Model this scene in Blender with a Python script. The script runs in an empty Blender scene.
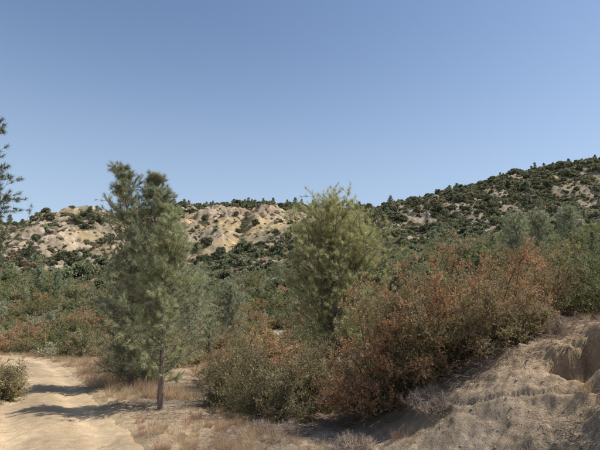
import bpy, math, numpy as np
rng=np.random.default_rng(11)
sc=bpy.context.scene
# ------------------------------------------------------------ noise
def h2(ix,iy,s):
    n=(ix*374761393+iy*668265263+s*144269504)&0xffffffff
    n=((n^(n>>13))*1274126177)&0xffffffff
    return (n^(n>>16))/4294967295.0
def vn(x,y,s=0):
    xi=np.floor(x).astype(np.int64); yi=np.floor(y).astype(np.int64)
    fx=x-xi; fy=y-yi; fx=fx*fx*(3-2*fx); fy=fy*fy*(3-2*fy)
    a=h2(xi,yi,s);b=h2(xi+1,yi,s);c=h2(xi,yi+1,s);d=h2(xi+1,yi+1,s)
    return (a*(1-fx)+b*fx)*(1-fy)+(c*(1-fx)+d*fx)*fy
def fbm(x,y,o=4,s=0):
    r=0;a=.5;t=0
    for i in range(o):
        r=r+a*vn(x*2**i+i*17.3,y*2**i-i*9.1,s+i); t+=a; a*=.5
    return r/t*2-1
def S(t):
    t=np.clip(t,0,1); return t*t*(3-2*t)
# ------------------------------------------------------------ road
rp=np.array([(6,-40),(2.2,-14),(-.4,-5),(-2.0,2),(-3.85,7.5),(-5.5,10.3),(-7.2,13.2),(-9.8,18),(-14.3,25.5),(-19.5,33),(-26,38.5),(-35,41.5),(-48,43),(-70,43),(-110,46)],float)
def spline(P,n=24):
    out=[]
    Q=np.vstack([2*P[0]-P[1],P,2*P[-1]-P[-2]])
    for i in range(1,len(Q)-2):
        t=np.linspace(0,1,n,endpoint=False)[:,None]
        a,b,c,d=Q[i-1],Q[i],Q[i+1],Q[i+2]
        out.append(.5*((2*b)+(-a+c)*t+(2*a-5*b+4*c-d)*t**2+(-a+3*b-3*c+d)*t**3))
    out.append(P[-1:]); return np.vstack(out)
RC=spline(rp)
def road_dist(x,y):
    x=np.asarray(x,float);sh=x.shape;x=x.ravel();y=np.asarray(y,float).ravel()
    d=np.full(x.shape,99.0)
    m=np.where((y<70)&(y>-50)&(x<20)&(x>-120))[0]
    for i in range(0,len(m),20000):
        k=m[i:i+20000]
        d[k]=np.sqrt(((x[k,None]-RC[None,:,0])**2+(y[k,None]-RC[None,:,1])**2).min(1))
    return d.reshape(sh)
RW=1.42
# ------------------------------------------------------------ terrain
K1=np.array([(-600,26),(-260,27),(-172,30),(-143,38),(-118,47),(-103,46),(-86,41),(-66,44),(-49,49),(-23,50),(0,47),(14,42),(34,36),(57,36),(86,38),(115,43),(172,49),(230,60),(600,80)],float)
K2=np.array([(-1200,30),(-477,48),(-318,58),(-265,68),(-212,83),(-127,90),(-64,94),(-11,94),(32,87),(74,87),(106,94),(148,105),(191,117),(233,128),(275,136),(318,145),(424,162),(900,190)],float)
BY=np.array([(-5000,0),(0,0),(42,-3.2),(50,-3.3),(62,-1.8),(85,1.5),(150,11),(5000,11)],float)
def bank(x,y):
    s0=.7+0.22*np.clip(8-y,0,10)
    b=1.9*S((x-s0+0.35*fbm(x*.7,y*.7,3,5))/3.9)
    b=b+0.13*np.clip(x-5,0,70)*S((y+10)/15)+ 0.035*np.clip(y-8,0,60)*S((x-3)/5)
    wx=.2*fbm(x*1.6,y*1.6,4,8)
    c=S((x+wx-3.65)/.3)*S((4.5-x+.7*wx)/.1)*S((7.2-y+1.3*wx)/.12)*S((y-6.0)/.7)
    lip=.28*np.exp(-((x-4.68)/.2)**2)*S((7.9-y)/.3)*S((y-5.9)/.4)
    g1=0.09*fbm(x*2.2+.6*y,y*.7,4,31)*S((x-1.4)/1.5)
    g2=.06*S((.12-np.abs(fbm(x*1.3+.8*y,y*.45,3,32)))/.12)*S((x-1.8)/1.2)
    cl=.06*fbm(x*5,y*5,3,33)*S((x-1.4)/1.0)
    return b-0.8*c+lip+(g1-g2+cl)*S((14-y)/4)
def H0(x,y):
    z=np.interp(y,BY[:,0],BY[:,1])
    t1=S((y-125)/135); c1=np.interp(x,K1[:,0],K1[:,1]); c2=np.interp(x,K2[:,0],K2[:,1])
    z=z+bank(x,y)*(1-t1)*S((y+25)/20)
    z=z*(1-t1)+(c1+2)*t1
    z=z-7*S((y-262)/40)*(1-S((y-302)/40))
    t2=S((y-300)/180); z=z*(1-t2)+(c2+2)*t2
    t3=S((y-520)/2200); z=z*(1-t3)+18*t3
    far=S((y-60)/140)*(1-S((y-900)/1500))
    z=z+far*(4.6*fbm(x/45,y/45,5,3)+1.5*fbm(x/9,y/9,4,4)+.55*fbm(x/2.8,y/3.5,3,24))
    r=1-np.abs(fbm(x/55+3,y/120,3,21))
    z=z-far*3.0*S((r-.75)/.25)*(1-.6*S((y-400)/80))
    er=1-np.abs(fbm(x/16+.3*fbm(x/8,y/8,2,26),y/60,4,25))*1.8
    z=z-far*1.9*np.clip(er,0,1)**2
    rk=S((fbm(x/18,y/18,4,61)-.0)/.25)
    rg=1-np.abs(fbm(x/6.5,y/6.5,4,62))*2
    z=z+far*rk*(2.5*np.clip(rg,0,1)+1.2*fbm(x/2.2,y/2.2,3,63))
    z=z+0.5*S((y-20)/30)*fbm(x/7,y/7,3,6)
    return z
def H(x,y,rd=None):
    x=np.asarray(x,float);y=np.asarray(y,float)
    z=H0(x,y)
    if rd is None: rd=road_dist(x,y)
    off=S((rd-RW)/.8)
    fine=0.06*fbm(x*1.1,y*1.1,4,12)+0.05*fbm(x*5,y*5,4,13)
    z=z+off*fine*S((140-y)/60)+0.07*np.exp(-((rd-RW-.35)/.3)**2)*(1+fbm(x,y,2,9))
    z=z-0.07*(1-S((rd-RW+.25)/.35))
    return z
def HZ(x,y): return float(H(np.array([x]),np.array([y]))[0])
# ------------------------------------------------------------ mesh helpers
class Geo:
    def __init__(s): s.v=[];s.f=[];s.c=[];s.n=0
    def add(s,v,f,c,m=0):
        s.v.append(v);s.f.append((f+s.n,m));s.c.append(c);s.n+=len(v)
    def merge(s,o,off=(0,0,0),sc_=1.0):
        V=np.vstack(o.v)*sc_+np.array(off)
        s.v.append(V); s.c.append(np.vstack(o.c))
        for f,m in o.f: s.f.append((f+s.n,m))
        s.n+=len(V)
    def mesh(s,name,mats,smooth=False):
        me=bpy.data.meshes.new(name)
        V=np.vstack(s.v);C=np.vstack(s.c)
        me.vertices.add(len(V)); me.vertices.foreach_set('co',V.astype(np.float32).ravel())
        li=np.concatenate([f.ravel() for f,m in s.f]); cnt=np.concatenate([np.full(len(f),f.shape[1]) for f,m in s.f])
        mi=np.concatenate([np.full(len(f),m) for f,m in s.f])
        me.loops.add(len(li)); me.loops.foreach_set('vertex_index',li.astype(np.int32))
        me.polygons.add(len(cnt)); st=np.concatenate([[0],np.cumsum(cnt)[:-1]])
        me.polygons.foreach_set('loop_start',st.astype(np.int32)); me.polygons.foreach_set('loop_total',cnt.astype(np.int32))
        me.polygons.foreach_set('material_index',mi.astype(np.int32))
        me.polygons.foreach_set('use_smooth',np.full(len(cnt),smooth))
        for m in mats: me.materials.append(m)
        a=me.attributes.new('tint','FLOAT_COLOR','POINT')
        a.data.foreach_set('color',np.hstack([C,np.ones((len(C),1))]).astype(np.float32).ravel())
        me.update(calc_edges=True); return me
def obj(name,me,loc=(0,0,0),rz=0,s=1.0,parent=None):
    o=bpy.data.objects.new(name,me); sc.collection.objects.link(o)
    o.location=loc;o.rotation_euler=(0,0,rz)
    o.scale=(s,s,s) if np.isscalar(s) else s
    if parent: o.parent=parent
    return o
def nrm(v): return v/np.maximum(np.linalg.norm(v,axis=-1,keepdims=True),1e-9)
def perp(D):
    a=np.where(np.abs(D[:,2:3])<.9,np.array([[0,0,1.]]),np.array([[1.,0,0]]))
    u=nrm(np.cross(D,a)); return u,np.cross(D,u)
def tubes(g,P0,P1,r0,r1,col,n=4,m=0):
    N=len(P0)
    if N==0: return
    D=nrm(P1-P0);u,w=perp(D)
    r0=np.broadcast_to(r0,(N,));r1=np.broadcast_to(r1,(N,))
    an=np.arange(n)*2*np.pi/n
    ring=u[:,None]*np.cos(an)[None,:,None]+w[:,None]*np.sin(an)[None,:,None]
    V=np.concatenate([P0[:,None]+ring*r0[:,None,None],P1[:,None]+ring*r1[:,None,None]],1).reshape(-1,3)
    k=np.arange(n);q=np.stack([k,(k+1)%n,(k+1)%n+n,k+n],1)
    F=(q[None]+(np.arange(N)*2*n)[:,None,None]).reshape(-1,4)
    col=np.broadcast_to(col,(N,3))
    g.add(V,F,np.repeat(col,2*n,0),m)
def leaves(g,P,D,L,W,C,r,m=1,tri=False):
    N=len(P);D=nrm(D);u,w=perp(D);a=r.uniform(0,6.28,(N,1));s=u*np.cos(a)+w*np.sin(a)
    L=np.broadcast_to(L,(N,))[:,None];W=np.broadcast_to(W,(N,))[:,None]
    if tri:
        V=np.stack([P,P+D*L*.6+s*W*.8,P+D*L-s*W*.5],1).reshape(-1,3)
        g.add(V,np.arange(N*3).reshape(-1,3),np.repeat(C,3,0),m);return
    V=np.stack([P,P+D*L*.45+s*W*.5,P+D*L,P+D*L*.45-s*W*.5],1).reshape(-1,3)
    F=np.arange(N*4).reshape(-1,4); g.add(V,F,np.repeat(C,4,0),m)
def needles(g,P,D,L,W,C,r,m=1):
    N=len(P);D=nrm(D);u,w=perp(D);a=r.uniform(0,6.28,(N,1));s=u*np.cos(a)+w*np.sin(a)
    L=np.broadcast_to(L,(N,))[:,None];W=np.broadcast_to(W,(N,))[:,None]
    V=np.stack([P-s*W*.5,P+s*W*.5,P+D*L],1).reshape(-1,3)
    F=np.arange(N*3).reshape(-1,3); g.add(V,F,np.repeat(C,3,0),m)
def rdir(r,n): return nrm(r.normal(size=(n,3)))
# ------------------------------------------------------------ materials
def mat(name): 
    m=bpy.data.materials.new(name);m.use_nodes=True;nt=m.node_tree;nt.nodes.clear();return m,nt
def N(nt,t,**k):
    n=nt.nodes.new(t)
    for a,b in k.items(): setattr(n,a,b)
    return n
def leafmat(name,tr=.3,var=.35,hs=.03):
    m,nt=mat(name);L=nt.links.new
    at=N(nt,'ShaderNodeAttribute',attribute_name='tint');oi=N(nt,'ShaderNodeObjectInfo')
    hv=N(nt,'ShaderNodeHueSaturation')
    mr=N(nt,'ShaderNodeMapRange');mr.inputs[3].default_value=1-var;mr.inputs[4].default_value=1+var
    L(oi.outputs['Random'],mr.inputs[0]);L(mr.outputs[0],hv.inputs['Value'])
    mh=N(nt,'ShaderNodeMath',operation='MULTIPLY');mh.inputs[1].default_value=7.13;L(oi.outputs['Random'],mh.inputs[0])
    fr=N(nt,'ShaderNodeMath',operation='FRACT');L(mh.outputs[0],fr.inputs[0])
    mh2=N(nt,'ShaderNodeMapRange');mh2.inputs[3].default_value=.5-hs;mh2.inputs[4].default_value=.5+hs;L(fr.outputs[0],mh2.inputs[0])
    L(mh2.outputs[0],hv.inputs['Hue']);L(at.outputs['Color'],hv.inputs['Color'])
    d=N(nt,'ShaderNodeBsdfDiffuse');t=N(nt,'ShaderNodeBsdfTranslucent');mx=N(nt,'ShaderNodeMixShader');mx.inputs[0].default_value=tr
    L(hv.outputs[0],d.inputs[0]);L(hv.outputs[0],t.inputs[0]);L(d.outputs[0],mx.inputs[1]);L(t.outputs[0],mx.inputs[2])
    o=N(nt,'ShaderNodeOutputMaterial');L(mx.outputs[0],o.inputs[0]);return m
def barkmat():
    m,nt=mat('bark');L=nt.links.new
    at=N(nt,'ShaderNodeAttribute',attribute_name='tint');no=N(nt,'ShaderNodeTexNoise');no.inputs['Scale'].default_value=25
    mr=N(nt,'ShaderNodeMapRange');mr.inputs[3].default_value=.55;mr.inputs[4].default_value=1.45;L(no.outputs[0],mr.inputs[0])
    mx=N(nt,'ShaderNodeVectorMath',operation='SCALE');L(at.outputs['Color'],mx.inputs[0]);L(mr.outputs[0],mx.inputs['Scale'])
    d=N(nt,'ShaderNodeBsdfDiffuse');L(mx.outputs[0],d.inputs[0]);o=N(nt,'ShaderNodeOutputMaterial');L(d.outputs[0],o.inputs[0]);return m
BARK=barkmat();LEAF=leafmat('foliage',.33,.0,.0);LEAFI=leafmat('foliage_scrub',.33,.28,.015);NEED=leafmat('pine_needles',.38,.0,.0);DRY=leafmat('dry_grass_blades',.3,.25,.02)
def soilmat(name,road=False):
    m,nt=mat(name);L=nt.links.new
    at=N(nt,'ShaderNodeAttribute',attribute_name='tint');ge=N(nt,'ShaderNodeNewGeometry')
    def noi(sc_,d=6,ro=.6):
        n=N(nt,'ShaderNodeTexNoise');n.inputs['Scale'].default_value=sc_;n.inputs['Detail'].default_value=d;n.inputs['Roughness'].default_value=ro
        L(ge.outputs['Position'],n.inputs['Vector']);return n
    def mul(a,b):
        x=N(nt,'ShaderNodeMath',operation='MULTIPLY');L(a,x.inputs[0]);L(b,x.inputs[1]);return x.outputs[0]
    def rng_(s,a,b,c,d):
        x=N(nt,'ShaderNodeMapRange');x.inputs[1].default_value=a;x.inputs[2].default_value=b;x.inputs[3].default_value=c;x.inputs[4].default_value=d;L(s,x.inputs[0]);return x.outputs[0]
    n1=noi(.35,8,.7);n2=noi(3.5,5,.65);n3=noi(40,4,.7)
    q=.75 if road else 1.0
    f=mul(mul(rng_(n1.outputs[0],.35,.65,1-.34*q,1+.22*q),rng_(n2.outputs[0],.3,.7,1-.24*q,1+.18*q)),rng_(n3.outputs[0],.3,.7,1-.34*q,1+.26*q))
    sc1=N(nt,'ShaderNodeVectorMath',operation='SCALE');L(at.outputs['Color'],sc1.inputs[0]);L(f,sc1.inputs['Scale'])
    vo=N(nt,'ShaderNodeTexVoronoi');vo.inputs['Scale'].default_value=26;L(ge.outputs['Position'],vo.inputs['Vector'])
    mix=N(nt,'ShaderNodeMix',data_type='RGBA')
    sp=mul(rng_(vo.outputs['Distance'],.12,.34,1,0),rng_(n2.outputs[0],.44,.6,0.08,.12 if road else .65))
    L(sp,mix.inputs[0]);L(sc1.outputs[0],mix.inputs[6]);mix.inputs[7].default_value=(.14,.10,.065,1)
    d=N(nt,'ShaderNodeBsdfDiffuse')
    L(mix.outputs[2],d.inputs['Color'])
    ad=N(nt,'ShaderNodeMath',operation='MULTIPLY_ADD');ad.inputs[1].default_value=.4;L(n3.outputs[0],ad.inputs[0]);L(n2.outputs[0],ad.inputs[2])
    b=N(nt,'ShaderNodeBump');b.inputs['Strength'].default_value=.6 if road else 1.0;b.inputs['Distance'].default_value=.07;L(ad.outputs[0],b.inputs['Height'])
    L(b.outputs[0],d.inputs['Normal'])
    o=N(nt,'ShaderNodeOutputMaterial');L(d.outputs[0],o.inputs[0]);return m
SOIL=soilmat('dry_soil');ROADM=soilmat('sandy_track',True)
RUST=dict(tips=(.58,.335,.17),body=(.36,.29,.145),tipf=.58,stemc=(.13,.10,.08))
OLV=dict(tips=(.45,.33,.17),body=(.29,.265,.135),tipf=.42,stemc=(.13,.10,.08))
GRN=dict(tips=(.36,.35,.16),body=(.22,.24,.11),tipf=.5,dead=.05,stemc=(.13,.10,.08))
HERO=[('chamise_shrub',21,1.75,10.6,2.9,1.35,RUST,dict(stems=60,n1=15,n2=8,n3=13)),
('chamise_shrub',22,2.95,9.8,2.95,1.5,RUST,dict(stems=75,n1=15,n2=8,n3=14)),
('chamise_shrub',23,4.35,10.6,2.5,1.35,RUST,dict(stems=60,n1=14,n2=8,n3=12)),
('chamise_shrub',24,-.55,11.6,2.9,1.25,OLV,dict(stems=55,n1=14,n2=8,n3=13)),
('chamise_shrub',25,-1.7,13.2,2.5,1.15,OLV,dict(stems=50,n1=12,n2=8,n3=12)),
('chamise_shrub',26,.6,12.9,3.0,1.3,OLV,dict(stems=50,n1=12,n2=8,n3=12,tipf=.6)),
('chamise_shrub',27,6.5,13.2,2.6,1.6,RUST,dict(stems=60,n1=13,n2=8,n3=12)),
('scrub_oak',28,8.2,12.0,3.2,1.6,GRN,dict(stems=50,n1=12,n2=8,n3=12,leaf=.04,lw=.025)),
('scrub_oak',29,-9.25,14.2,1.3,1.2,GRN,dict(stems=45,n1=11,n2=8,n3=12,tips=(.44,.37,.19),body=(.27,.25,.13))),
('chamise_shrub',30,5.2,15.5,3.0,1.7,RUST,dict(stems=50,n1=12,n2=7,n3=12)),
('chamise_shrub',31,8.6,16.5,3.3,1.8,RUST,dict(stems=50,n1=12,n2=7,n3=12)),
('scrub_oak',32,3.2,14.8,2.6,1.5,GRN,dict(stems=45,n1=12,n2=7,n3=12,leaf=.04,lw=.022)),
('chamise_shrub',33,4.35,4.8,1.2,.7,OLV,dict(stems=50,n1=12,n2=7,n3=12)),
('chamise_shrub',34,3.75,8.9,1.35,.95,RUST,dict(stems=50,n1=12,n2=7,n3=12,tipf=.35)),
('chamise_shrub',35,-8.4,22.0,2.5,1.6,RUST,dict(stems=50,n1=12,n2=6,n3=11,tipf=.45)),
('scrub_oak',36,-6.3,18.6,2.1,1.35,GRN,dict(stems=45,n1=12,n2=7,n3=11)),
('chamise_shrub',37,-3.1,19.0,2.2,1.3,OLV,dict(stems=45,n1=12,n2=7,n3=11))]
# ------------------------------------------------------------ ground
SAND=np.array([.56,.415,.26]);TAN=np.array([.45,.335,.215]);GREY=np.array([.37,.29,.21]);YEL=np.array([.49,.36,.195]);BRN=np.array([.30,.235,.15]);ROCK=np.array([.41,.33,.25])
def bare(x,y):
    b=1.3*np.exp(-(((x+28)/36)**2+((y-235)/36)**2))+.7*np.exp(-(((x+120)/24)**2+((y-238)/36)**2))+1.3*np.exp(-(((x+93)/12)**2+((y-178)/12)**2))
    b=b-.08-.45*np.exp(-((y-478)/18)**2)
    return b+.85*fbm(x/22,y/30,5,41)
def gcol(x,y,rd):
    n=fbm(x*.35,y*.35,5,51)[:,None]*.5+.5
    near=GREY*(1-S((n-.3)/.4))+TAN*S((n-.3)/.4)
    bk=S((x-2.2)/2)[:,None]*.85; near=near*(1-bk)+np.array([.52,.365,.22])*bk
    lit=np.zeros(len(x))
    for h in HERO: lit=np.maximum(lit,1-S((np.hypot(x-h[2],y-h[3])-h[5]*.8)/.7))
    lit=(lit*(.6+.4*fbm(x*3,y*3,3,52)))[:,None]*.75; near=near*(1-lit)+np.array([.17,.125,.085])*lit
    nr=(1-S((rd-RW-.1)/1.3))[:,None]; near=near*(1-nr)+SAND*.93*nr
    b=S((bare(x,y)+.05)/.7)[:,None]; hill=BRN*(1-b)+YEL*b
    rk=S((fbm(x/18,y/18,4,61)-.0)/.25)[:,None]*.7; hill=hill*(1-rk)+ROCK*rk
    spk=fbm(x/3,y/3,4,64)[:,None]; hill=hill*(1+.55*spk)
    db=S((fbm(x/5,y/5,4,65)+.02)/.2)[:,None]*.5;hill=hill*(1-db)+np.array([.27,.225,.15])*db
    red=(S((fbm(x/14,y/14,3,66)-.1)/.2)*np.exp(-(((x+18)/30)**2+((y-240)/25)**2)))[:,None]*.6
    hill=hill*(1-red)+np.array([.33,.19,.13])*red
    hz=S((y-150)/400)[:,None]*.2; hill=hill*(1-hz)+np.array([.38,.35,.32])*hz  # aerial haze painted into the hill colour, stronger farther off
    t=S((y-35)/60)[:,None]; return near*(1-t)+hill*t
rr=np.concatenate([np.linspace(.4,3,14,endpoint=False),np.geomspace(3,34,460,endpoint=False),np.geomspace(34,130,160,endpoint=False),np.geomspace(130,560,460,endpoint=False),np.geomspace(560,5000,40)])
th=np.radians(np.concatenate([np.linspace(-180,-43,40,endpoint=False),np.linspace(-43,43,760,endpoint=False),np.linspace(43,180,40,endpoint=False)]))
R,T=np.meshgrid(rr,th,indexing='ij');X=(R*np.sin(T)).ravel();Y=(R*np.cos(T)).ravel()
rd=road_dist(X,Y);Z=H(X,Y,rd)
nr_,nt_=R.shape;i,j=np.meshgrid(np.arange(nr_-1),np.arange(nt_),indexing='ij');j2=(j+1)%nt_
F=np.stack([i*nt_+j,i*nt_+j2,(i+1)*nt_+j2,(i+1)*nt_+j],-1).reshape(-1,4)[:,::-1]
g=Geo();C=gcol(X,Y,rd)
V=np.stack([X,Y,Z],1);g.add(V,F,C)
V2=np.vstack([[0,0,HZ(0,0)],V[:nt_]]);F2=np.stack([np.zeros(nt_,int),1+(np.arange(nt_)+1)%nt_,1+np.arange(nt_)],1)
g.add(V2,F2,np.tile(TAN,(nt_+1,1)))
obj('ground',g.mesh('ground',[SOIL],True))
# road ribbon
def resample(P,step):
    d=np.concatenate([[0],np.cumsum(np.linalg.norm(np.diff(P,axis=0),axis=1))]);n=int(d[-1]/step)
    s=np.linspace(0,d[-1],n);return np.stack([np.interp(s,d,P[:,0]),np.interp(s,d,P[:,1])],1),s
Q,s=resample(RC[(RC[:,1]>-25)],.06)
tg=nrm(np.gradient(Q,axis=0));nn=np.stack([tg[:,1],-tg[:,0]],1)
lat=np.linspace(-RW-.25,RW+.25,70)
PX=Q[:,None,0]+nn[:,None,0]*lat;PY=Q[:,None,1]+nn[:,None,1]*lat
Lt=np.broadcast_to(lat,PX.shape);Ss=np.broadcast_to(s[:,None],PX.shape)
wob=.12*fbm(Ss*.25,Ss*0,2,71)
rut=np.exp(-((np.abs(Lt+wob)-.76)/.25)**2)
z=H0(PX,PY)-.06*rut+.035*np.exp(-((Lt+wob)/.3)**2)+.02*fbm(PX*1.5,PY*1.5,4,72)+.03*fbm(PX*6,PY*6,4,73)
edge=S((np.abs(Lt)-(RW-.1)+.22*fbm(PX*2,PY*2,3,74))/.3);z=z+.004-.16*edge
n=(fbm(PX*.8,PY*.8,4,75)*.5+.5)
c=SAND*(.86+.2*rut[...,None]+.3*(n[...,None]-.5)) ; mid=(np.exp(-((Lt+wob)/.28)**2)*n)[...,None]*.8; c=c*(1-mid)+TAN*.9*mid
na,nb=PX.shape;i,j=np.meshgrid(np.arange(na-1),np.arange(nb-1),indexing='ij')
F=np.stack([i*nb+j,i*nb+j+1,(i+1)*nb+j+1,(i+1)*nb+j],-1).reshape(-1,4)
g=Geo();g.add(np.stack([PX,PY,z],-1).reshape(-1,3),F,c.reshape(-1,3));obj('dirt_road',g.mesh('dirt_road',[ROADM],True))
# ------------------------------------------------------------ plants
def shrub(seed,h=2.5,w=1.5,stems=45,n1=10,n2=7,n3=12,leaf=.035,lw=.016,tips=(.30,.13,.06),body=(.12,.11,.045),tipf=.6,low=.25,stemc=(.2,.16,.125),dead=.1,spr=.2,spread=1.0,inst=False):
    r=np.random.default_rng(seed);g=Geo()
    az=r.uniform(0,2*np.pi,stems);inc=np.arccos(1-r.uniform(0,1,stems)*.85*spread)
    inc=np.clip(inc,0,1.45)
    d=np.stack([np.sin(inc)*np.cos(az),np.sin(inc)*np.sin(az),np.cos(inc)],1)
    lump=1+.2*np.sin(az*3+seed)*np.sin(inc*2)+r.normal(0,.07,stems)
    env=1/np.sqrt((np.sin(inc)/w)**2+(np.cos(inc)/h)**2)*lump*.84
    b=np.stack([np.cos(az),np.sin(az),0*az],1)*r.uniform(0,.16,(stems,1))*w; b[:,2]-=.1
    Kk=5 if inst else 7;t=np.linspace(0,1,Kk)
    side=rdir(r,stems)*env[:,None]*.12
    def curve(t): 
        t=t[...,None];return b[:,None]+d[:,None]*env[:,None,None]*t+side[:,None]*np.sin(t*3.1)+np.array([0,0,1])*(.12*env[:,None,None]*(t*t-t)*-1)
    P=curve(np.broadcast_to(t,(stems,Kk)))
    rad=(.006+.007*env[:,None])*(1-.85*t)
    tubes(g,P[:,:-1].reshape(-1,3),P[:,1:].reshape(-1,3),rad[:,:-1].ravel(),rad[:,1:].ravel(),stemc,3 if inst else 4)
    t1=r.uniform(low,1,(stems,n1))**.85;B1=curve(t1).reshape(-1,3);ax=np.repeat(d,n1,0);e1=np.repeat(env,n1)
    D1=nrm(ax*.4+rdir(r,len(B1))*.95+np.array([0,0,.25]));L1=e1*r.uniform(.10,.24,len(B1))
    E1=B1+D1*L1[:,None];tubes(g,B1,E1,.004,.0015,stemc,3)
    k=len(B1);t2=r.uniform(.15,1.0,(k,n2,1));B2=(B1[:,None]+(E1-B1)[:,None]*t2).reshape(-1,3)
    D2=nrm(np.repeat(D1,n2,0)*.5+rdir(r,len(B2))*.85+np.array([0,0,.35]));L2=r.uniform(.5,1.15,len(B2))*spr
    E2=B2+D2*L2[:,None]
    if not inst: tubes(g,B2,E2,.002,.001,np.array(stemc)*1.2,3)
    if n3>0:
        rel=np.sqrt((E2[:,0]/w)**2+(E2[:,1]/w)**2+(E2[:,2]/h)**2)
        nz=fbm(E2[:,0]*1.6+seed*3.1,E2[:,1]*1.6+E2[:,2]*1.9,3,seed)
        f=S((rel-.72+nz*1.1+(tipf-.5)*1.2+r.normal(0,.14,len(rel)))/.45)[:,None]
        col=np.array(body)*(1-f)+np.array(tips)*f
        dd=(r.uniform(0,1,len(rel))<dead)[:,None];col=np.where(dd,np.array([.40,.31,.21]),col)
        col=col*(1+r.normal(0,.2,(len(rel),1)))
        t3=r.uniform(.1,1.0,(len(B2),n3,1));P3=(B2[:,None]+(E2-B2)[:,None]*t3).reshape(-1,3)
        D3=nrm(np.repeat(D2,n3,0)*.7+rdir(r,len(P3))*.8);C3=np.clip(np.repeat(col,n3,0)*(1+r.normal(0,.18,(len(P3),1))),.01,.9)
        leaves(g,P3,D3,leaf*r.uniform(.6,1.3,len(P3)),lw*r.uniform(.7,1.2,len(P3)),C3,r,1,inst)
    return g
def pine(seed,h=5.3,cr=1.0,cb=.2,nb=90,nt2=9,ntf=3,nn=24,nl=.14,nw=.006,col=(.13,.17,.10),lean=(0,0),shape='cone',tr=.075,barkc=(.2,.16,.13),asc=.5):
    r=np.random.default_rng(seed);g=Geo()
    K=14;t=np.linspace(0,1,K)
    wx=np.cumsum(r.normal(0,.03,K))*h*.12;wy=np.cumsum(r.normal(0,.03,K))*h*.12
    tp=np.stack([lean[0]*t**1.3*h+wx,lean[1]*t**1.3*h+wy,t*h-.1*(1-t)],1);rad=tr*(1-t)**.8+.008
    tubes(g,tp[:-1],tp[1:],rad[:-1],rad[1:],barkc,8)
    def trunk(tt): return np.stack([np.interp(tt,t,tp[:,k]) for k in range(3)],1)
    u=np.sort(r.uniform(0,1,nb)**.9);tt=cb+(.985-cb)*u
    if shape=='cone': prof=(1-u)**.68*(.5+.5*S(u/.2))+.07
    elif shape=='round': prof=np.sqrt(np.clip(1-(u*1.3-.4)**2*1.1,.05,1))*.95
    else: prof=(1-u**2.0)**.8*(.65+.35*S(u/.3))*.9+.12
    Lb=cr*prof*r.uniform(.6,1.12,nb)
    az=np.arange(nb)*2.399+r.normal(0,.5,nb)
    Lb*=1+.2*np.sin(az*2+tt*9+seed)
    elev=asc*.5+asc*u*1.0+r.normal(0,.2,nb)
    d=np.stack([np.cos(elev)*np.cos(az),np.cos(elev)*np.sin(az),np.sin(elev)],1)
    B=trunk(tt);Kb=5;tb=np.linspace(0,1,Kb)
    def cv(x): x=x[...,None];return B[:,None]+d[:,None]*Lb[:,None,None]*x+np.array([0,0,1])*Lb[:,None,None]*.28*(x*x*1.3-.5*x)
    P=cv(np.broadcast_to(tb,(nb,Kb)));rb=(.006+.013*Lb[:,None])*(1-.75*tb)
    tubes(g,P[:,:-1].reshape(-1,3),P[:,1:].reshape(-1,3),rb[:,:-1].ravel(),rb[:,1:].ravel(),barkc,4)
    x2=r.uniform(.2,1.02,(nb,nt2));B2=cv(x2).reshape(-1,3);L2=np.repeat(Lb,nt2)*r.uniform(.12,.34,nb*nt2)+.06
    D2=nrm(np.repeat(d,nt2,0)*.6+rdir(r,len(B2))*.85+np.array([0,0,.35]));E2=B2+D2*L2[:,None]
    tubes(g,B2,E2,.006,.003,barkc,3)
    x3=np.concatenate([r.uniform(.35,.9,(len(B2),ntf-1,1)),np.ones((len(B2),1,1))],1)
    T3=(B2[:,None]+(E2-B2)[:,None]*x3).reshape(-1,3);D3=nrm(np.repeat(D2,ntf,0)+rdir(r,len(T3))*.5+np.array([0,0,.25]))
    n=len(T3);c=np.array(col)*(1+r.normal(0,.2,(n,1)));yel=(r.uniform(0,1,n)<.07)[:,None];c=np.where(yel,np.array([.42,.33,.18]),c)
    P4=np.repeat(T3,nn,0)+np.repeat(D3,nn,0)*r.uniform(-.06,.03,(n*nn,1));D4=nrm(np.repeat(D3,nn,0)*.75+rdir(r,n*nn)*.8-np.array([0,0,.08]))
    needles(g,P4,D4,nl*r.uniform(.6,1.15,n*nn),nw,np.clip(np.repeat(c,nn,0)*(1+r.normal(0,.15,(n*nn,1))),.01,.9),r)
    return g
def put(name,geo,x,y,mats,rz=0,s=1.0,dz=0): return obj(name,geo.mesh(name,mats),(x,y,HZ(x,y)+dz),rz,s)
PM=[BARK,NEED];SM=[BARK,LEAF]
PC=(.43,.45,.25)
put('pine_tree',pine(3,5.3,1.35,.12,120,10,3,23,.13,.007,PC,(.02,0),asc=.4),-3.62,12.3,PM)
g=pine(5,8.0,1.6,.05,115,10,3,20,.17,.009,(.34,.36,.22),(-.085,0),'col')
g.merge(pine(6,7.8,1.4,.06,95,10,3,20,.17,.009,(.35,.37,.225),(-.01,.02),'col'),(.3,.2,0))
g.merge(pine(7,7.1,1.2,.1,70,10,3,20,.17,.009,(.35,.37,.225),(.08,-.02),'col'),(.4,.0,0))
put('pine_tree',g,-5.9,16.6,PM)
g=pine(8,6.3,2.0,.15,120,12,3,21,.16,.008,(.52,.51,.25),(.0,0),'round',asc=.5)
g.merge(pine(9,5.7,1.7,.2,65,11,3,20,.16,.008,(.52,.51,.25),(.13,0),'round',asc=.5),(.3,.2,0))
g.merge(pine(10,5.4,1.6,.2,55,11,3,20,.16,.008,(.49,.48,.24),(-.13,0),'round',asc=.5),(-.2,.1,0))
put('pine_tree',g,1.3,16.5,PM)
g=pine(12,10.5,2.1,.25,210,13,3,28,.17,.012,(.17,.20,.12),(.01,0),'col')
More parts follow.
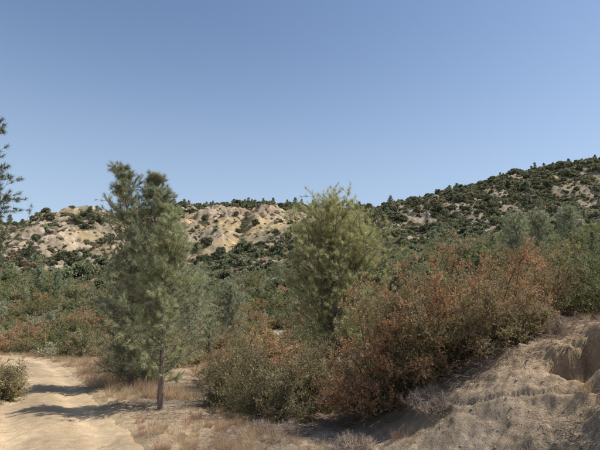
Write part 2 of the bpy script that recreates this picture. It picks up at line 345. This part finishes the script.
g.merge(pine(14,8.2,1.9,.3,120,12,3,26,.17,.012,(.18,.21,.125),(.02,0),'col'),(.25,.3,0))
put('pine_tree',g,-11.5,14.0,PM)
for nm,sd,x,y,h,w_,kd,ex in HERO:
    a=dict(kd);a.update(ex);put(nm,shrub(sd,h,w_,**a),x,y,SM)
def sh(name,seed,x,y,h,w,kind,**k):
    a=dict(kind);a.update(k);put(name,shrub(seed,h,w,**a),x,y,SM)
DEAD=dict(n3=0,stemc=(.33,.26,.2))
sh('dead_brush',40,4.75,8.7,.65,.48,DEAD,stems=80,n1=11,n2=9,spr=.09)
sh('dead_brush',41,.9,8.0,.4,.55,DEAD,stems=70,n1=9,n2=6,spr=.1,spread=1.15)
sh('dead_brush',42,2.3,8.2,.4,.6,DEAD,stems=60,n1=9,n2=6,spr=.1)
sh('dead_brush',43,-.5,9.6,.35,.6,DEAD,stems=60,n1=9,n2=6,spr=.1,spread=1.15)
# ------------------------------------------------------------ instanced masses
def scatter(name,protos,x,y,scl,idx,dz=0.0,tilt=0.0,mz=None):
    col=bpy.data.collections.new(name+'_kinds')
    for k,(nm,me) in enumerate(protos):
        o=bpy.data.objects.new('%02d_%s'%(k,nm),me);col.objects.link(o)
    n=len(x);me=bpy.data.meshes.new(name);me.vertices.add(n)
    z=H(x,y)+dz;me.vertices.foreach_set('co',np.stack([x,y,z],1).astype(np.float32).ravel())
    a=me.attributes.new('rot','FLOAT_VECTOR','POINT');rt=np.stack([rng.normal(0,1,n)*tilt,rng.normal(0,1,n)*tilt,rng.uniform(0,6.28,n)],1);a.data.foreach_set('vector',rt.astype(np.float32).ravel())
    a=me.attributes.new('scl','FLOAT_VECTOR','POINT');sv=np.stack([scl*rng.uniform(.85,1.2,n),scl*rng.uniform(.85,1.2,n),scl*rng.uniform(.8,1.15,n)],1);a.data.foreach_set('vector',sv.astype(np.float32).ravel())
    a=me.attributes.new('idx','INT','POINT');a.data.foreach_set('value',idx.astype(np.int32))
    o=obj(name,me)
    nt=bpy.data.node_groups.new(name,'GeometryNodeTree');nt.interface.new_socket('Geometry',in_out='INPUT',socket_type='NodeSocketGeometry');nt.interface.new_socket('Geometry',in_out='OUTPUT',socket_type='NodeSocketGeometry')
    L=nt.links.new;gi=N(nt,'NodeGroupInput');go=N(nt,'NodeGroupOutput');ci=N(nt,'GeometryNodeCollectionInfo');ci.inputs[0].default_value=col;ci.inputs[1].default_value=True;ci.inputs[2].default_value=True
    ip=N(nt,'GeometryNodeInstanceOnPoints');ip.inputs['Pick Instance'].default_value=True
    def at(nm,ty):
        q=N(nt,'GeometryNodeInputNamedAttribute',data_type=ty);q.inputs[0].default_value=nm;return q.outputs[0]
    L(gi.outputs[0],ip.inputs['Points']);L(ci.outputs[0],ip.inputs['Instance']);L(at('idx','INT'),ip.inputs['Instance Index']);L(at('rot','FLOAT_VECTOR'),ip.inputs['Rotation']);L(at('scl','FLOAT_VECTOR'),ip.inputs['Scale']);L(ip.outputs[0],go.inputs[0])
    m=o.modifiers.new('scatter','NODES');m.node_group=nt;return o
IM=[BARK,LEAFI]
I_=dict(inst=True)
kinds=[('chamise',shrub(101,1.9,1.3,30,9,6,10,.065,.035,**RUST,**I_)),('chamise_olive',shrub(102,1.8,1.3,30,9,6,10,.065,.035,**OLV,**I_)),
 ('green_scrub',shrub(103,2.0,1.4,30,9,6,10,.07,.042,**GRN,**I_)),('grey_scrub',shrub(104,1.7,1.3,30,9,6,9,.065,.036,tips=(.52,.49,.33),body=(.38,.38,.23),tipf=.5,inst=True)),
 ('chamise_red',shrub(105,1.7,1.2,28,9,6,10,.065,.035,tips=(.50,.31,.18),body=(.34,.26,.15),tipf=.6,inst=True)),
 ('young_pine',pine(106,3.6,1.0,.1,60,7,3,14,.17,.016,(.42,.44,.26),shape='col'))]
mids=[(n,g.mesh(n,IM)) for n,g in kinds]
n=4400;yy=15+np.sqrt(rng.uniform(0,1,n))*105;xx=rng.uniform(-.82,.82,n)*yy
rdv=road_dist(xx,yy)
k=xx/yy
clear=(yy<24)&(k>-.50)&(k<-.16)
clear|=(yy<36)&(k>-.47)&(k<-.37)
clear|=(yy<17)&(k<.1)
clear|=(rdv<RW+1.5+.012*yy)
clear|=(rdv<4.0)&(yy<24)
keep=~clear&(rng.uniform(0,1,n)<np.where(yy<60,1,.85))
xx,yy=xx[keep],yy[keep]
nz=fbm(xx/14,yy/14,3,81);u=rng.uniform(0,1,len(xx))
w_r=S((nz+.2)/.4)*.62*(1-S((yy-45)/40)*.85)
idx=np.where(u<w_r,np.where(rng.uniform(0,1,len(xx))<.6,0,4),np.where(u<w_r+(1-w_r)*.28,2,np.where(u<w_r+(1-w_r)*.55,1,np.where(u<w_r+(1-w_r)*.98,3,5))))
scl=rng.uniform(.65,1.35,len(xx))*(1+.25*S((yy-50)/40));scl[yy<24]*=.85
scatter('chaparral',mids,xx,yy,scl,idx,-.05,.06)
far=[('scrub_a',shrub(111,1.6,1.5,16,6,5,5,.32,.24,tips=(.34,.34,.19),body=(.26,.265,.155),tipf=.5,spr=.35,inst=True)),('scrub_b',shrub(112,1.5,1.5,16,6,5,5,.3,.24,tips=(.42,.40,.25),body=(.31,.305,.2),tipf=.5,spr=.35,inst=True)),  # far plant tints made paler and greyer: distance haze put into the colours
 ('scrub_c',shrub(113,1.6,1.4,16,6,5,5,.3,.22,tips=(.47,.37,.23),body=(.34,.285,.19),tipf=.5,spr=.35,inst=True)),('oak',shrub(114,2.6,2.1,22,7,5,6,.36,.28,tips=(.28,.295,.165),body=(.20,.22,.125),tipf=.5,spr=.4,low=.4,inst=True)),
 ('pine',pine(115,5.0,1.5,.2,34,5,2,6,.5,.12,(.30,.33,.21),shape='col')),
 ('dry_bush',shrub(116,1.0,1.2,12,5,4,4,.25,.16,tips=(.54,.44,.29),body=(.42,.35,.23),tipf=.5,spr=.3,inst=True))]
fars=[(n_,g_.mesh(n_,IM)) for n_,g_ in far]
n=66000;yy=75+rng.uniform(0,1,n)**.6*475;xx=rng.uniform(-.86,.86,n)*yy
b=bare(xx,yy);dn=1-S((b+.12)/.65)*.9
cl=fbm(xx/11,yy/15,4,91)
keep=rng.uniform(0,1,n)<dn*np.clip(.52+1.9*cl+.35*np.exp(-((yy-478)/18)**2),0.04,1)
xx,yy=xx[keep],yy[keep];u=rng.uniform(0,1,len(xx))
idx=np.where(u<.32,0,np.where(u<.54,1,np.where(u<.70,2,np.where(u<.975,3,4))))
scl=rng.uniform(.35,1.2,len(xx))**1.5*(1.0+.45*S((yy-300)/150));scl[(rng.uniform(0,1,len(xx))<.05)]*=1.6
n2=26000;y2=120+rng.uniform(0,1,n2)**.7*380;x2=rng.uniform(-.84,.84,n2)*y2
k2=rng.uniform(0,1,n2)<np.clip(.5+1.3*fbm(x2/7,y2/7,3,92),.05,1);x2,y2=x2[k2],y2[k2]
xx=np.concatenate([xx,x2]);yy=np.concatenate([yy,y2]);scl=np.concatenate([scl,rng.uniform(.25,.75,len(x2))]);idx=np.concatenate([idx,np.where(rng.uniform(0,1,len(x2))<.7,5,1)])
scatter('hillside_scrub',fars,xx,yy,scl,idx,-.15,.05)
# mid-distance individual trees
og=shrub(131,5.0,3.0,34,11,7,12,.13,.1,low=.35,tips=(.31,.33,.16),body=(.21,.24,.12),tipf=.5,dead=.02,spr=.35,inst=True);om=og.mesh('live_oak',[BARK,LEAF])
pm2=pine(132,8.0,2.6,.15,90,9,3,12,.3,.03,(.42,.44,.28),shape='round').mesh('foothill_pine',[BARK,NEED])
for nm,me,x,y,s_ in [('live_oak',om,14,55,1.2),('live_oak',om,20,57,1.35),('live_oak',om,25,60,1.2),('foothill_pine',pm2,30,62,1.0),('foothill_pine',pm2,35,66,1.0),('foothill_pine',pm2,-9,38,.85),('foothill_pine',pm2,-6.5,42,.8),
  ('live_oak',om,9,62,1.2),('foothill_pine',pm2,-27,70,.8),('live_oak',om,-48,80,1.0),('live_oak',om,40,75,1.1),('foothill_pine',pm2,48,80,1.0),('live_oak',om,-20,85,.9),('live_oak',om,-60,95,1.0)]:
    obj(nm,me,(x,y,HZ(x,y)-.2),rng.uniform(0,6.28),s_*rng.uniform(.9,1.1))
# dry grass, twigs, stones
def grass(seed,nb=140,h=.32,sp=.12,c=(.42,.32,.19)):
    r=np.random.default_rng(seed);g=Geo();a=r.uniform(0,6.28,nb);rad=sp*np.sqrt(r.uniform(0,1,nb));P=np.stack([rad*np.cos(a),rad*np.sin(a),0*a-.01],1)
    D=nrm(np.stack([np.cos(a)*.5,np.sin(a)*.5,np.ones(nb)],1)+r.normal(0,.28,(nb,3)));C=np.array(c)*(1+r.normal(0,.15,(nb,1)))
    needles(g,P,D,h*r.uniform(.4,1.1,nb),.006,C,r,0);return g
gr=[('tuft_a',grass(1,c=(.55,.42,.27)).mesh('tuft_a',[DRY])),('tuft_b',grass(2,100,.25,.16,(.5,.37,.24)).mesh('tuft_b',[DRY])),('tuft_c',grass(3,160,.42,.14,(.5,.35,.22)).mesh('tuft_c',[DRY]))]
n=14000;yy=rng.uniform(4,48,n);xx=rng.uniform(-.85,.8,n)*yy;rdv=road_dist(xx,yy);d=fbm(xx/1.6,yy/1.6,3,95);k=xx/yy
pr=np.where((rdv>RW+.1)&(rdv<4),.8*S((d+.1)/.3),.35*S((d-.05)/.2));pr=np.where((k>-.15)&(yy<10),pr*.5,pr);pr[rdv<RW+.1]=0
keep=rng.uniform(0,1,n)<pr;xx,yy=xx[keep],yy[keep]
scatter('dry_grass',gr,xx,yy,rng.uniform(.35,1.1,len(xx))*np.where(yy>14,1.5,.7),rng.integers(0,3,len(xx)),0,.1)
def twigs(seed):
    r=np.random.default_rng(seed);g=Geo();n=16;P=np.stack([r.uniform(-.3,.3,n),r.uniform(-.3,.3,n),r.uniform(.0,.05,n)],1);a=r.uniform(0,6.28,n)
    D=np.stack([np.cos(a),np.sin(a),r.normal(0,.15,n)],1)*r.uniform(.05,.25,(n,1));M=P+D*.5+r.normal(0,.01,(n,3));tubes(g,P,M,.004,.003,(.2,.155,.12),4);tubes(g,M,P+D,.003,.0015,(.22,.17,.13),4);return g
def stone(seed):
    import bmesh
    bm=bmesh.new();bmesh.ops.create_icosphere(bm,subdivisions=3,radius=1.0);V=np.array([v.co[:] for v in bm.verts]);F=np.array([[v.index for v in f.verts] for f in bm.faces]);bm.free()
    r=np.random.default_rng(seed)
    for _ in range(9):
        d=rdir(r,1)[0];c=r.uniform(.45,.85);p=V@d;V=V-np.outer(np.clip(p-c,0,None),d)
    V=V*(1+.08*fbm(V[:,0]*3+seed,V[:,1]*3+V[:,2]*2,3,seed))[:,None]*np.array([1,.8,.6]);g=Geo();g.add(V,F,np.tile([.42,.335,.24],(len(V),1)));return g
tw=[('twigs_a',twigs(1).mesh('twigs_a',[BARK])),('twigs_b',twigs(2).mesh('twigs_b',[BARK]))]
n=4200;yy=rng.uniform(4,20,n);xx=rng.uniform(-.4,.75,n)*yy;rdv=road_dist(xx,yy);keep=(rdv>RW+.3)&(fbm(xx,yy,3,97)>-.05);xx,yy=xx[keep],yy[keep]
scatter('fallen_twigs',tw,xx,yy,rng.uniform(.5,1.2,len(xx)),rng.integers(0,2,len(xx)),.0,.1)
st=[('stone_a',stone(1).mesh('stone_a',[SOIL],False)),('stone_b',stone(2).mesh('stone_b',[SOIL],False)),('stone_c',stone(3).mesh('stone_c',[SOIL],False))]
n=16000;yy=rng.uniform(4,22,n);xx=rng.uniform(-.8,.75,n)*yy;rdv=road_dist(xx,yy);keep=(rdv>RW+.05)|(rng.uniform(0,1,n)<.18);xx,yy=xx[keep],yy[keep]
scatter('stones',st,xx,yy,.007+.03*rng.uniform(0,1,len(xx))**5,rng.integers(0,3,len(xx)),-.004,.4)
n=6500;yy=rng.uniform(120,520,n);xx=rng.uniform(-.8,.8,n)*yy;keep=(fbm(xx/18,yy/18,4,61)>.05)|(rng.uniform(0,1,n)<.08);xx,yy=xx[keep],yy[keep]
scatter('boulders',st,xx,yy,.4+2.2*rng.uniform(0,1,len(xx))**3,rng.integers(0,3,len(xx)),.1,.3)
# ------------------------------------------------------------ light, sky, camera
el=math.radians(56);az=math.radians(90)
sv=np.array([math.sin(az)*math.cos(el),math.cos(az)*math.cos(el),math.sin(el)])
from mathutils import Vector
l=bpy.data.lights.new('sun','SUN');l.energy=5.0;l.angle=math.radians(.53);l.color=(1,.96,.88);lo=bpy.data.objects.new('sun',l);sc.collection.objects.link(lo);lo.rotation_euler=Vector(sv).to_track_quat('Z','Y').to_euler()
w=bpy.data.worlds.new('World');sc.world=w;w.use_nodes=True;nt=w.node_tree;bg=nt.nodes['Background'];L=nt.links.new
sk=nt.nodes.new('ShaderNodeTexSky');sk.sky_type='NISHITA';sk.sun_disc=False;sk.sun_elevation=el;sk.sun_rotation=az;sk.air_density=1.05;sk.dust_density=1.1;sk.ozone_density=1.6;sk.altitude=600
# summer haze low in the sky
tc=N(nt,'ShaderNodeTexCoord');sx=N(nt,'ShaderNodeSeparateXYZ');L(tc.outputs['Generated'],sx.inputs[0])
mr=N(nt,'ShaderNodeMapRange');mr.inputs[1].default_value=0;mr.inputs[2].default_value=.6;mr.inputs[3].default_value=.6;mr.inputs[4].default_value=0;mr.interpolation_type='SMOOTHSTEP';L(sx.outputs[2],mr.inputs[0])
mx=N(nt,'ShaderNodeMix',data_type='RGBA');L(mr.outputs[0],mx.inputs[0]);L(sk.outputs[0],mx.inputs[6]);mx.inputs[7].default_value=(3.5,4.3,5.4,1)
L(mx.outputs[2],bg.inputs[0]);bg.inputs[1].default_value=.148
cd=bpy.data.cameras.new('camera');co=bpy.data.objects.new('camera',cd);sc.collection.objects.link(co);co.location=(0,0,2.0);co.rotation_euler=(math.radians(90+8.8),0,0)
cd.sensor_width=36;cd.lens=27.2;cd.clip_end=8000;cd.clip_start=.05;sc.camera=co
sc.view_settings.view_transform='Standard';sc.view_settings.look='None';sc.view_settings.exposure=0
